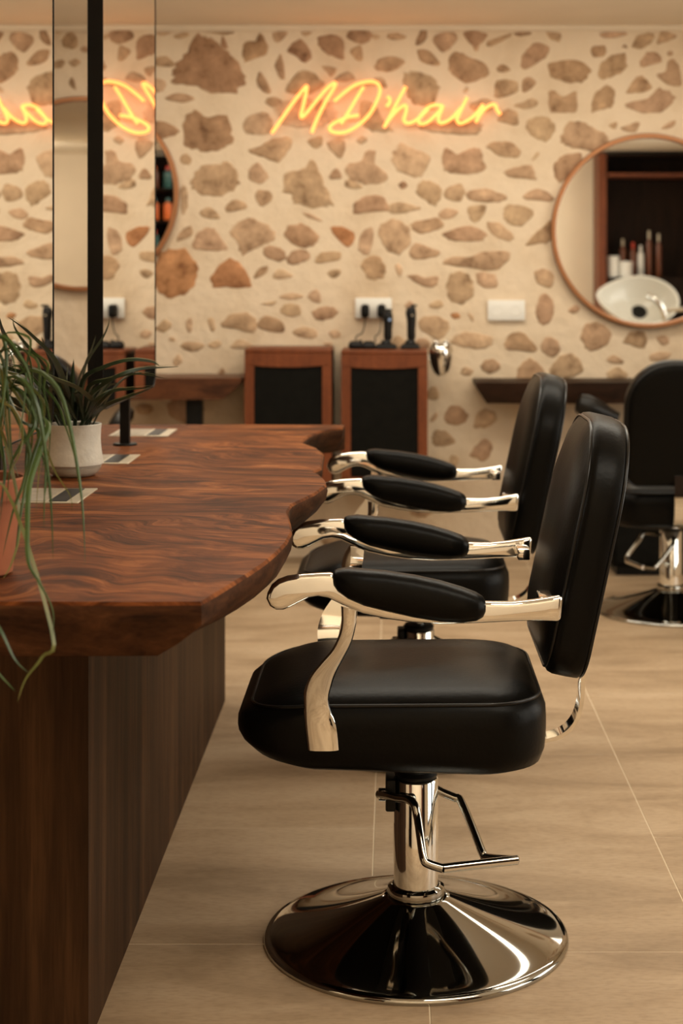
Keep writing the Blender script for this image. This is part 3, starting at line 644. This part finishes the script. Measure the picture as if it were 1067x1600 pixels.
# ================================================================== STYLING CHAIRS (local: column axis at origin, seat faces -x)
CX, CY = .044, 3.11
def L(px, py, d):
    p = P(px, py, d); return Vector((p.x-CX, p.y-CY, p.z))
def make_chair():
    t = empty('styling_chair')
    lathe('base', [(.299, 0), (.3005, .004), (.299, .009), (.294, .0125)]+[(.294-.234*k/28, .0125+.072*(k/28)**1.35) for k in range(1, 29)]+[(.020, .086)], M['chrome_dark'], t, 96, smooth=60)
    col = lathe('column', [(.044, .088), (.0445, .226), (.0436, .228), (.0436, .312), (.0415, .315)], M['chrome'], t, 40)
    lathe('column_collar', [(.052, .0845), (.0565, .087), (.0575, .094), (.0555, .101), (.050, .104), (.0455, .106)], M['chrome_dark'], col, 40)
    lathe('top_cap', [(.030, .3155), (.041, .317), (.043, .324), (.038, .331), (.018, .333)], M['blackp'], col, 32)
    lathe('piston', [(.0165, .333), (.0165, .375)], M['chrome'], t, 24)
    bevelled('seat_plate', *boxes((-.11, .12, -.12, .12, .368, .392)), M['blackm'], t, .006)
    # pump pedal
    n1 = [(592,1241,3.10),(607,1243,3.07),(622,1247,3.045),(637,1249,3.02),(647,1257,3.0),(652,1275,2.99),(656,1301,2.97),(662,1341,2.94),(670,1350,2.935),(692,1357,2.93)]
    n2 = [(808,1343.5,2.973),(795,1343,2.985),(761,1340,3.02),(754,1333,3.03),(741,1300,3.06),(720,1252,3.10),(710,1246,3.105),(691,1238,3.11),(676,1230,3.11)]
    fb = [n1[-1], (750,1350,2.952), n2[0]]
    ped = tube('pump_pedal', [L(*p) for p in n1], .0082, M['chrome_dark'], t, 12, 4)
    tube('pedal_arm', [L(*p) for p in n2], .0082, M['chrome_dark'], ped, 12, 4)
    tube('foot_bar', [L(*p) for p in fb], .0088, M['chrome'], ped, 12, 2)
    c = L(600,1241,3.10)
    rot = Matrix.Rotation(PI/2, 3, 'Y')
    lathe('pivot_bolt', [(.010, -.012), (.013, -.010), (.013, .012), (.010, .014)], M['chrome'], ped, 20, c, rot)
    bevelled('pump_block', *boxes((-.060, -.040, -.03, .03, .255, .318)), M['blackm'], t, .004)
    # seat
    def fz(x, z):
        k = min(1, max(0, (-.10-x)/.235)); q = (z-.405)/.145
        return z-.030*k**2.2*max(0, q)+.024*k*(1-max(0, min(1, q)))
    def fx(x, z): return x+.036*min(1, max(0, (-.10-x)/.235))**1.6*abs((z-.462)/.082)**2.6
    rs = []
    for ins, z in ((.075, .387), (.03, .389), (.008, .399), (0, .421), (-.002, .440), (-.003, .460), (-.003, .480), (-.002, .500), (.004, .514), (.010, .521), (.013, .525), (.030, .536), (.065, .545), (.12, .550), (.18, .551)):
        rr = max(.02, .125-ins*.5); rb = max(.015, .11-ins*.5)
        rs.append([Vector((fx(x, z), y, fz(x, z))) for x, y in rrect(-.336+ins, .240-ins, -.25+ins, .25-ins, min(rr, .24-ins), rb, 9)])
    V, Fc = rings(rs); seat = mk('seat', V, Fc, M['leather'], t, 75)
    pr = [Vector((fx(x, .5225), y, fz(x, .5225))) for x, y in rrect(-.336+.009, .240-.009, -.25+.009, .25-.009, .1205, .1055, 9)]
    tube('piping', pr, .0032, M['leather2'], seat, 6, 1, True)
    # backrest
    th = math.radians(12.2); sn, cs = math.sin(th), math.cos(th)
    def B(v, u, wd):      # v up the back, u across, wd towards the front
        return Vector((.305+v*sn-wd*cs, u, .552+v*cs+wd*sn))
    rs = []
    for ins, wd in ((.10, -.006), (.03, -.003), (.008, .002), (.001, .010), (0, .030), (0, .056), (.003, .066), (.009, .071), (.014, .073), (.03, .082), (.07, .091), (.13, .096), (.17, .097)):
        r1 = max(.03, .17-ins*.8); r0 = max(.02, .06-ins*.3)
        rs.append([B(a, b, wd) for a, b in rrect(ins, .478-ins, -.23+ins, .23-ins, min(r0, .22-ins), min(r1, .22-ins), 9)])
    V, Fc = rings(rs); back = mk('backrest', V, Fc, M['leather'], t, 75)
    for ins, wd in ((.010, .0715), (.006, .003)):
        tube('piping', [B(a, b, wd) for a, b in rrect(ins, .478-ins, -.23+ins, .23-ins, .058, .163, 9)], .0034, M['leather2'], back, 6, 1, True)
    # curved bracket between seat and back
    path = catmull([(.15, -.02, .397), (.225, -.02, .398), (.262, -.02, .401), (.292, -.02, .414), (.313, -.02, .440), (.323, -.02, .48), (.324, -.02, .53), (.318, -.02, .60)], 5)
    V, Fc = sweep(path, lambda s: [(.024, .004), (-.024, .004), (-.024, -.004), (.024, -.004)], up=None)
    mk('back_bracket', V, Fc, M['chrome'], t, 40)
    # arms
    def ap(c, d=2.80):
        return L(350+c[0]/1.778, 860+c[1]/1.778, d)
    bar = [(118,132),(121,116),(132,95),(150,80),(175,71),(220,65),(270,62),(303,61),(330,96),(380,122),(440,142),(520,158),(600,163),(660,158),(725,141),(760,142),(800,142),(860,136),(905,129),(940,122),(934,195),(880,193),(820,194),(760,197),(700,200),(600,203),(520,198),(450,188),(385,174),(330,150),(290,131),(262,126),(235,130),(210,142),(185,155),(165,163),(145,163),(128,153)]
    pad = [(301,74,8),(305,77,20),(316,82,30),(345,90,42),(390,102,50),(450,112,55),(530,127,58),(600,140,56),(660,150,48),(700,155,38),(718,156,28),(726,156,15),(728,156,4)]
    strapL = [(326,150),(327,185),(324,215),(313,248),(298,278),(277,304),(255,332),(238,356),(226,382),(219,408),(218,435),(220,470),(225,520),(231,572)]
    strapR = [(371,160),(369,190),(364,218),(358,243),(350,265),(333,300),(315,335),(304,362),(297,388),(291,410),(289,432),(294,458),(301,478),(309,505),(313,535),(316,572)]
    poly = strapL+strapR[::-1]
    for sg in (1, -1):       # sg 1 = near arm (-y)
        V, Fc = extrude_poly([ap(c) for c in bar], lambda p, s: Vector((p.x, -sg*(.322 if s == 0 else .298), p.z)))
        arm = bevelled('armrest', V, Fc, M['chrome'], t, .0075, 4, 50)
        secs = []
        for cx, cz, h in pad:
            p = ap((cx, cz)); hz = h/1.778/878.6; hw = min(.034, hz*1.35)
            secs.append([Vector((p.x, -sg*.31+hw*math.copysign(abs(math.cos(a))**.75, math.cos(a)), p.z+hz*math.copysign(abs(math.sin(a))**.8, math.sin(a)))) for a in [2*PI*k/20 for k in range(20)]])
        V, Fc = rings(secs); mk('arm_pad', V, Fc, M['leather'], arm, 80)
        def sy(p, s):
            k = min(1, max(0, (.70-p.z)/.20)); k = k*k*(3-2*k)
            y = .313-.050*k
            return Vector((p.x, -sg*(y+(.004 if s == 0 else -.004)), p.z))
        secs = []
        for a_, b_ in zip(*(resample([ap(c, 2.815) for c in q], 30) for q in (strapL, strapR))):
            sec = []
            for f_ in (0, .08, .25, .5, .75, .92, 1):
                p = a_.lerp(b_, f_); v = sy(p, 1); v.y -= sg*.0065*(1-(2*f_-1)**4); sec.append(v)
            for f_ in (1, .5, 0):
                p = a_.lerp(b_, f_); v = sy(p, 1); v.y += sg*.004; sec.append(v)
            secs.append(sec)
        V, Fc = rings(secs); mk('arm_support', V, Fc, M['chrome'], arm, 50)
        e = ap((915, 158))
        bevelled('arm_bracket', *boxes((e.x-.022, e.x+.004, min(-sg*.30, -sg*.215), max(-sg*.30, -sg*.215), e.z-.012, e.z+.012)), M['chrome'], arm, .003)
    return t
chair = make_chair(); chair.location = (CX, CY, 0)
tag(chair, 'black leather styling chair nearest the viewer, side on, with chrome arms and pump pedal', 'chair', 'black styling chairs')
for lc, rz, lab in (((CX+.026, 4.41, 0), 0, 'black leather styling chair facing the counter, the one behind the nearest chair'),
                    ((1.08, 6.13, 0), -PI/2, 'black styling chair seen from behind, under the round mirror at the right edge'),
                    ((-1.375, 6.13, 0), -PI/2, 'black styling chair seen from behind in the gap between the counter mirrors')):
    c = copy_tree(chair); c.location = lc; c.rotation_euler = (0, 0, rz); c['label'] = lab
    if lc[0] > .5:                                  # pumped a little lower than the others
        for ch in c.children:
            if ch.name.split('.')[0] not in ('base', 'column', 'pump_pedal'): ch.location.z -= .035

# ================================================================== BACK WALL FURNITURE
def wall_cabinet(pl, pr, pt, lab):
    d = 6.98; x0, x1 = (pl-HX)/F*d, (pr-HX)/F*d; z1 = CH-(pt-HY)/F*d; z0 = .36; w_ = x1-x0; h = z1-z0; yb = Y1-.012-d
    t = tag(empty('wall_cabinet', ((x0+x1)/2, d, z0)), lab, 'cabinet', 'wood framed black cabinets under the sign')
    hw = w_/2; s = .042
    mk('body', *boxes((-hw, hw, .02, yb, 0, h-.018)), M['darkwood'], t)
    bevelled('top_board', *boxes((-hw, hw, .0, yb, h-.018, h)), M['redwood'], t, .003)
    fr = empty('door_frame', (0, 0, 0)); 
    bpy.data.objects.remove(fr)
    n = 10; pts = [(-hw, h-.019), (hw, h-.019)]+[(hw-2*hw*k/n, h-.070-.012*(1-(2*k/n-1)**2)) for k in range(n+1)]
    V, Fc = extrude_poly(pts, lambda p, q: Vector((p[0], 0 if q == 0 else .02, p[1]))); mk('frame_rail', V, Fc, M['redwood'], t)
    mk('frame_rail', *boxes((-hw, hw, 0, .02, 0, .05)), M['redwood'], t)
    mk('frame_stile', *boxes((-hw, -hw+s, 0, .02, .05, h-.07)), M['redwood'], t)
    mk('frame_stile', *boxes((hw-s, hw, 0, .02, .05, h-.07)), M['redwood'], t)
    mk('door_panel', *boxes((-hw+s, hw-s, .008, .0195, .05, h-.071)), M['blackpanel'], t)
    return t, (x0, x1, z1)
ca, _ = wall_cabinet(382, 518, 545, 'wood framed black cabinet on the stone wall, left one with a bare top')
cb, (cbx0, cbx1, cbz) = wall_cabinet(533, 668, 547.5, 'wood framed black cabinet on the stone wall, right one with clippers on top')

def wall_shelf(name, pl, pr_, z0, z1, mat, lab, legs, skew_l=0, skew_r=0):
    d = 6.98; x0, x1 = pl, pr_
    t = tag(empty(name, ((x0+x1)/2, (d+Y1)/2, 0)), lab, 'shelf')
    c = Vector(((x0+x1)/2, (d+Y1)/2, 0)); n = 16
    def edge_y(x): return d+.012*math.sin(x*7)+.008*math.sin(x*17+1)
    top = [(x0, Y1-.012)]+[(x0+(x1-x0)*k/n, edge_y(x0+(x1-x0)*k/n)) for k in range(n+1)]+[(x1, Y1-.012)]
    bot = [(x0+skew_l, Y1-.012)]+[(x0+skew_l+(x1-skew_r-x0-skew_l)*k/n, edge_y(x0+(x1-x0)*k/n)+.02) for k in range(n+1)]+[(x1-skew_r, Y1-.012)]
    rs = [[Vector((x, y, z0))-c for x, y in bot], [Vector((x*.9+a*.1, y*.8+b*.2-.002, z0*.25+z1*.75))-c for (x, y), (a, b) in zip(top, bot)], [Vector((x, y, z1))-c for x, y in top]]
    V, Fc = rings(rs); mk('shelf_board', V, Fc, mat, t, 30)
    for lx in legs:
        mk('leg', *boxes((lx-.035-c.x, lx+.035-c.x, 7.05-c.y, 7.12-c.y, 0, z0)), M['blackm'], t)
    return t
wall_shelf('live_edge_shelf', -2.35, (379-HX)/F*7.0, .752, .850, M['shelfwood'], 'reddish live-edge wood shelf on a dark leg, left of the cabinets', (-.895, -2.1), .0, .09)
wall_shelf('live_edge_shelf', (743-HX)/F*7.0, 2.25, .735, .830, M['blackshelf'], 'dark live-edge wood shelf below the round mirror at right', (2.1,), .05, 0)
lb = tag(empty('low_shadow_cabinet', (1.45, 7.03, 0)), 'low black cabinet standing in for the shadow behind the rear chair', 'cabinet')  # added black volume in place of the shadow below the rear chair's seat
bevelled('body', *boxes((-.5, .5, -.2, .25, .04, .47)), M['blackpanel'], lb, .004)
mk('plinth', *boxes((-.48, .48, -.17, .24, 0, .04)), M['blackm'], lb)
for a in (-.245, .245):
    mk('door', *boxes((a-.24, a+.24, -.216, -.2005, .06, .45)), M['blackpanel'], lb)

hd = tag(empty('hair_dryer', P(930, 640, 6.9)), 'black hair dryer hanging under the dark shelf, above the backrest of the nearest chair', 'hair dryer')
rot = Matrix.Rotation(math.radians(112), 3, 'Y')
lathe('barrel', [(.030, -.085), (.042, -.078), (.050, -.05), (.050, -.02), (.043, .03), (.032, .07), (.027, .105), (.024, .106)], M['leather2'], hd, 28, (0, 0, 0), rot)
lathe('handle', [(.018, -.19), (.021, -.185), (.019, -.10), (.022, -.046)], M['blackp'], hd, 20, (-.02, 0, 0))
tube('hook', [(-.02, .035, .0), (-.02, .09, -.004), (-.02, .2, -.004), (-.02, .396, -.004)], .006, M['blackm'], hd, 8)
def round_mirror(px, py, r, lab):
    p = P(px, py, Y1-.03); t = tag(empty('round_mirror', (p.x, Y1-.012, p.z)), lab, 'mirror', 'round copper rimmed wall mirrors')
    rot = Matrix.Rotation(PI/2, 3, 'X')
    lathe('rim', [(r-.022, .004), (r-.022, .030), (r-.018, .036), (r-.006, .036), (r, .030), (r, 0)], M['copper'], t, 96, rot=rot, cap=False)
    lathe('backing', [(r-.0005, 0), (r-.0005, .003)], M['blackm'], t, 64, rot=rot)
    lathe('mirror_glass', [(r-.0225, .004), (r-.0225, .016)], M['mirror'], t, 96, rot=rot)
    return t
round_mirror(1013, 361, .450, 'large round copper-rimmed mirror on the stone wall at the right')
round_mirror(127, 303, .450, 'round copper-rimmed mirror on the stone wall, partly behind the counter mirror')

# ---- sockets
def socket(pl, pr, pt, pb, lab):
    d = Y1-.012; a = P(pl, pt, d); b = P(pr, pb, d)
    t = tag(empty('wall_socket', ((a.x+b.x)/2, Y1-.012, (a.z+b.z)/2)), lab, 'wall socket', 'white double sockets on the stone wall')
    hw, hh = (b.x-a.x)/2, (a.z-b.z)/2
    bevelled('plate', *boxes((-hw, hw, -.010, .011, -hh, hh)), M['white'], t, .003)
    rot = Matrix.Rotation(PI/2, 3, 'X')
    for sx in (-.5, .5):
        lathe('outlet', [(.024, .0105), (.024, .012), (.021, .012), (.020, .0108), (.003, .0107)], M['white'], t, 28, (sx*hw, 0, 0), rot)
    return t
socket(555, 612, 465.5, 497, 'white double wall socket with two black plugs above the right cabinet')
socket(762, 820, 469, 500.5, 'empty white double wall socket right of the clippers')
# ---- plugs with cords
for px, ex, lab in ((570.5, 556, 'black plug with a thin cord in the left outlet of the double socket'), (596, 586, 'black plug with a thin cord in the right outlet of the double socket')):
    p = P(px, 486, 7.24); t = tag(empty('plug_adapter', p), lab, 'plug', 'black plugs in the wall socket')
    V, Fc = rings([[Vector((x, yy, z)) for x, z in rrect(-.019+i, .019-i, -.031+i, .031-i, .014, .014, 5)] for i, yy in ((0, .0265), (0, -.02), (.004, -.027), (.010, -.030))])
    mk('plug_body', V, Fc, M['blackp'], t, 50)
    e = P(ex, 536, 7.14)-p
    tube('cord', [(0, -.01, -.028), (-.002, -.012, -.06), (e.x*.35, -.03, -.10), (e.x*.95, e.y*.8, e.z+.03), (e.x, e.y, e.z)], .0028, M['blackp'], t, 6, 5)
# ---- chargers and clippers on the right cabinet
def on_cab(px, d=7.12): return Vector(((px-HX)/F*d, d, cbz))
t = tag(empty('charger_puck', on_cab(556)), 'rounded black charger lying at the left end of the cabinet top', 'charger')
V, Fc = rings([[Vector((x, y, z)) for x, y in rrect(-.034+i, .034-i, -.022+i, .022-i, .018, .018, 5)] for i, z in ((.006, 0), (0, .008), (0, .022), (.006, .032), (.014, .036))]); mk('shell', V, Fc, M['blackp'], t, 60)
mk('cable_gland', *boxes((.012, .03, -.006, .006, .034, .040)), M['blackm'], t)
def dock(px, w_, lab):
    t = tag(empty('charging_dock', on_cab(px)), lab, 'charger', 'black clipper docks on the cabinet')
    V, Fc = rings([[Vector((x, y, z)) for x, y in rrect(-w_+i, w_-i, -.03+i, .03-i, .012, .012, 4)] for i, z in ((.003, 0), (0, .004), (.002, .014), (.012, .024))]); mk('base', V, Fc, M['blackp'], t, 50)
    lathe('cradle', [(.026, .0245), (.023, .034), (.020, .040)], M['blackp'], t, 20)
    return t
d1 = dock(603, .05, 'black charging dock holding the left clipper on the cabinet'); d2 = dock(641, .045, 'black charging dock holding the right clipper on the cabinet')
V, Fc = rings([[Vector((x, y, z)) for x, y in rrect(-.036+i, .03-i, -.02+i, .02-i, .014, .014, 4)] for i, z in ((.004, 0), (0, .008), (.004, .026), (.016, .036))])
mk('cord_housing', [Vector(v)+Vector((-.075, -.002, 0)) for v in V], Fc, M['blackp'], d1, 50)
def clipper(px, base, hooked, lab):
    t = tag(empty('hair_clipper', on_cab(px)+Vector((0, 0, .0405))), lab, 'hair clipper', 'black hair clippers standing in docks')
    h = .128 if not hooked else .150
    secs = []
    for s, wx, wy, ox in ((0, .015, .016, 0), (.1, .019, .019, 0), (.35, .019, .020, 0), (.6, .021, .021, .001), (.8, .024, .023, -.002), (.92, .022, .020, -.001), (1, .014, .014, .002)):
        secs.append([Vector((ox+wx*math.cos(a), wy*math.sin(a), s*h)) for a in [2*PI*k/16 for k in range(16)]])
    V, Fc = rings(secs); mk('body', V, Fc, M['blackp'], t, 60)
    mk('blade', *boxes((-.012, .018, -.012, .012, h+.001, h+.012)) if not hooked else boxes((-.004, .026, -.012, .012, h+.001, h+.010)), M['blackm'], t)
    rot = Matrix.Rotation(PI/2, 3, 'X')
    if not hooked: lathe('button', [(.006, .0215), (.006, .027), (.004, .028)], M['led'], t, 14, (.008, 0, h*.72), rot)
    else: lathe('button', [(.004, .0215), (.004, .026)], M['steel'], t, 14, (.004, 0, h*.75), rot)
    return t
clipper(606, 0, False, 'black hair clipper with a pale blue button, left of the two on the cabinet')
clipper(642.5, 0, True, 'black hair clipper with a hooked head, right of the two on the cabinet')
# ---- chrome dryer holder
p = P(689, 588, 7.12); hz = (588-537)/F*7.12
t = tag(empty('dryer_holder', p), 'polished chrome tulip shaped dryer holder on the side of the right cabinet', 'holder')
lathe('cup', [(.006, 0), (.018, .003), (.033, .020), (.045, .050), (.053, .085), (.0555, .110), (.053, .130), (.045, hz), (.043, hz), (.050, .128), (.051, .10), (.040, .05), (.02, .015), (.004, .012)], M['chrome'], t, 40)
for a in (1.0, 2.1, 4.2): 
    lathe('clip', [(.008, -.006), (.010, 0), (.008, .006)], M['chrome'], t, 14, (.046*math.cos(a), .046*math.sin(a), hz+.006))
mk('bracket', *boxes((cbx1-p.x+.001, -.045, -.012, .012, .075, .095)), M['chrome'], t)

# ---- neon sign
ns = tag(empty('neon_sign', (0, 0, 0)), 'glowing orange neon script sign reading MD\'hair on the stone wall', 'sign')
def c6(l): return [(400+x/2.667, 110+y/2.667) for x, y in l]
def t2(l): return [(520+x/3.557, 30+y/3.557) for x, y in l]
strokes = [c6([(65,262),(105,205),(150,140),(195,82),(211,66),(208,95),(196,150),(187,185),(192,196),(215,172),(255,122),(295,75),(322,54),(331,58),(318,84),(290,130),(255,200),(232,260)]),
 t2([(172,375),(140,425),(105,485),(72,540),(45,582)]),
 t2([(145,535),(95,541),(40,560),(-2,583),(-19,607),(0,627),(60,630),(130,597),(200,533),(243,457),(262,395),(247,357),(202,346),(125,365),(60,410),(8,456)]),
 t2([(303,428),(317,448),(312,470),(297,485)]),
 t2([(405,375),(370,438),(325,525),(285,602)]), t2([(292,585),(340,525),(385,484),(408,484),(405,522),(395,560),(410,578),(440,573),(480,548),(530,500)]),
 t2([(612,482),(570,476),(530,490),(492,530),(475,565),(490,582),(530,570),(578,525),(612,484),(590,535),(588,568),(610,577),(660,550),(712,492)]),
 t2([(746,434),(725,478),(700,530),(690,562),(708,579),(755,560),(800,520),(835,474)]),
 t2([(835,474),(818,520),(795,574)]), t2([(800,560),(835,508),(878,477),(903,478),(912,505),(932,530)])]
dn = Y1-.045
for st in strokes: tube('neon_tube', [P(x, y, dn) for x, y in st], .0078, M['neon'], ns, 8, 5)
for x, y in ((432,195),(478,150),(487,198),(535,190),(560,130),(605,190),(660,187),(712,185),(760,165)):
    q = P(x, y, dn); mk('stand_off', *boxes((q.x-.003, q.x+.003, dn+.006, Y1+.001, q.z-.003, q.z+.003)), M['white'], ns)

# ================================================================== BEHIND THE VIEWER (seen only in the round mirrors)
cab = tag(empty('tall_cabinet', (2.53, -.25, 0)), 'tall dark wood niche cabinet reflected in the right round mirror', 'cabinet')
mk('back_panel', *boxes((-.63, .63, -.19, -.17, 0, 2.44)), M['darkwood'], cab)
for a, b in ((-.63, -.555), (.56, .63)): mk('side_panel', *boxes((a, b, -.168, .18, 0, 2.44)), M['redwood'], cab)
mk('shelf', *boxes((-.539, .559, -.168, .17, 2.22, 2.255)), M['redwood'], cab)
mk('shelf', *boxes((-.539, .559, -.168, .17, 1.255, 1.285)), M['darkwood'], cab)
mk('top_panel', *boxes((-.539, .559, -.168, .17, 2.41, 2.44)), M['darkwood'], cab)
mk('lower_front', *boxes((-.539, .559, .10, .17, 0, 1.254)), M['darkwood'], cab)
def bottle(x, y, z, r, h, mat, capm, lab, group, nm='bottle'):
    t = tag(empty(nm, (x, y, z)), lab, 'bottle' if nm == 'bottle' else 'jar', group)
    lathe('body', [(r*.9, 0), (r, .006), (r, h*.72), (r*.45, h*.80), (r*.42, h*.82)] if nm == 'bottle' else [(r*.9, 0), (r, .006), (r, h*.75)], mat, t, 20)
    lathe('cap', [(r*.46, h*.821), (r*.46, h*.99), (r*.38, h)] if nm == 'bottle' else [(r*1.05, h*.755), (r*1.05, h*.98), (r*.9, h)], capm, t, 16)
g = 'hair products on the mirrored cabinet shelf'
for px, h, r, m1, m2, lab, nm in ((957.5, .20, .055, 'white', 'white', 'wide white jar at the left end of the mirrored cabinet shelf', 'jar'), (977, .15, .06, 'white', 'white', 'low white jar second from left on the mirrored cabinet shelf', 'jar'),
    (972, .36, .028, 'brown', 'steel', 'amber bottle behind the low white jar in the mirrored cabinet', 'bottle'), (988, .33, .03, 'brown', 'red', 'red-capped bottle on the mirrored cabinet shelf', 'bottle'),
    (1000, .30, .03, 'white', 'white', 'white bottle beside the red-capped one in the mirrored cabinet', 'bottle'), (1013, .44, .026, 'brown', 'steel', 'tallest brown bottle with a metal cap in the mirrored cabinet', 'bottle'), (1028, .41, .026, 'brown', 'steel', 'brown metal-capped bottle at the right of the mirrored cabinet row', 'bottle')):
    D = 14.74 if h < .25 else 14.83
    bottle((px-HX)/F*D, 14.576-D, 1.2855, r, h, M[m1], M[m2], lab, g, nm)
# backwash basin
bs = tag(empty('shampoo_basin', (1.80, 3.1, 0)), 'white shampoo basin with a chrome mixer, reflected in the right round mirror', 'basin')
rot = Matrix.Rotation(math.radians(-52), 3, 'X') @ Matrix.Rotation(math.radians(0), 3, 'Z')
def bowl(name, prof, mat, par, ctr, n=48, tip=True):
    V, Fc = [], []
    for r, z in prof:
        for k in range(n):
            a = 2*PI*k/n; e = 1+(.22*max(0, math.cos(a-PI))**6 if tip else 0)
            v = Vector((r*e*math.cos(a), r*.82*math.sin(a), z+(.05*max(0, math.cos(a-PI))**4*(r/.27) if tip else 0))); V.append(rot @ v+Vector(ctr))
    for i in range(len(prof)-1):
        for k in range(n): Fc.append((i*n+k, i*n+(k+1) % n, (i+1)*n+(k+1) % n, (i+1)*n+k))
    Fc.append(tuple((len(prof)-1)*n+k for k in range(n))); Fc.append(tuple(range(n)))
    return mk(name, V, Fc, mat, par, 50)
bc = (0, 0, 1.12)
bowl('bowl', [(.10, -.17), (.19, -.13), (.25, -.06), (.272, 0), (.275, .012), (.255, .012), (.235, -.03), (.185, -.085), (.125, -.12), (.118, -.118), (.108, -.122), (.07, -.137), (.03, -.139)], M['basin'], bs, bc)
lathe('drain', [(.058, -.137), (.058, -.131), (.045, -.129)], M['blackm'], bs, 28, bc, rot)
mk('pedestal', *boxes((-.16, .16, -.22, .0, 0, .93)), M['blackpanel'], bs)
q = Vector(bc)
fa = tube('mixer_tap', [q+rot @ Vector((.14, .17, .0)), q+rot @ Vector((.13, .15, .08)), q+rot @ Vector((.08, .08, .12)), q+rot @ Vector((.04, .03, .10))], .022, M['chrome'], bs, 12)
tube('lever', [q+rot @ Vector((.13, .15, .085)), q+rot @ Vector((.28, .15, .10))], .015, M['chrome'], fa, 10)
# product shelf
ps = tag(empty('product_shelf', (-2.02, -.28, 0)), 'dark open product shelf reflected in the left round mirror', 'shelf')
mk('back_panel', *boxes((-.30, .62, -.155, -.14, 0, 2.44)), M['darkwood'], ps)
for a in (-.30, .60): mk('side_panel', *boxes((a, a+.02, -.139, .15, 0, 2.44)), M['darkwood'], ps)
lv = [.35, .75, 1.15, 1.50, 1.80, 2.10, 2.40]
for z in lv: mk('shelf', *boxes((-.279, .599, -.139, .15, z, z+.02)), M['darkwood'], ps)
names = {'orange': 'orange', 'teal': 'teal', 'brown': 'amber', 'white': 'white'}
for li, z in enumerate(lv[2:6]):
    for k in range(7):
        c_ = ['orange', 'teal', 'brown', 'teal', 'orange', 'teal', 'orange'][(k+li*3) % 7]
        bottle(-2.02-.225+k*.125, -.24, z+.0205, .040, .21, M[c_], M['red' if c_ == 'teal' else 'orange' if c_ == 'brown' else 'teal'], '%s bottle on the %s stocked shelf of the reflected product unit, %s along' % (names[c_], ('lowest', 'second', 'third', 'topmost')[li], ('first', 'second', 'third', 'fourth', 'fifth', 'sixth', 'seventh')[k]), 'bottles on the reflected product shelf')
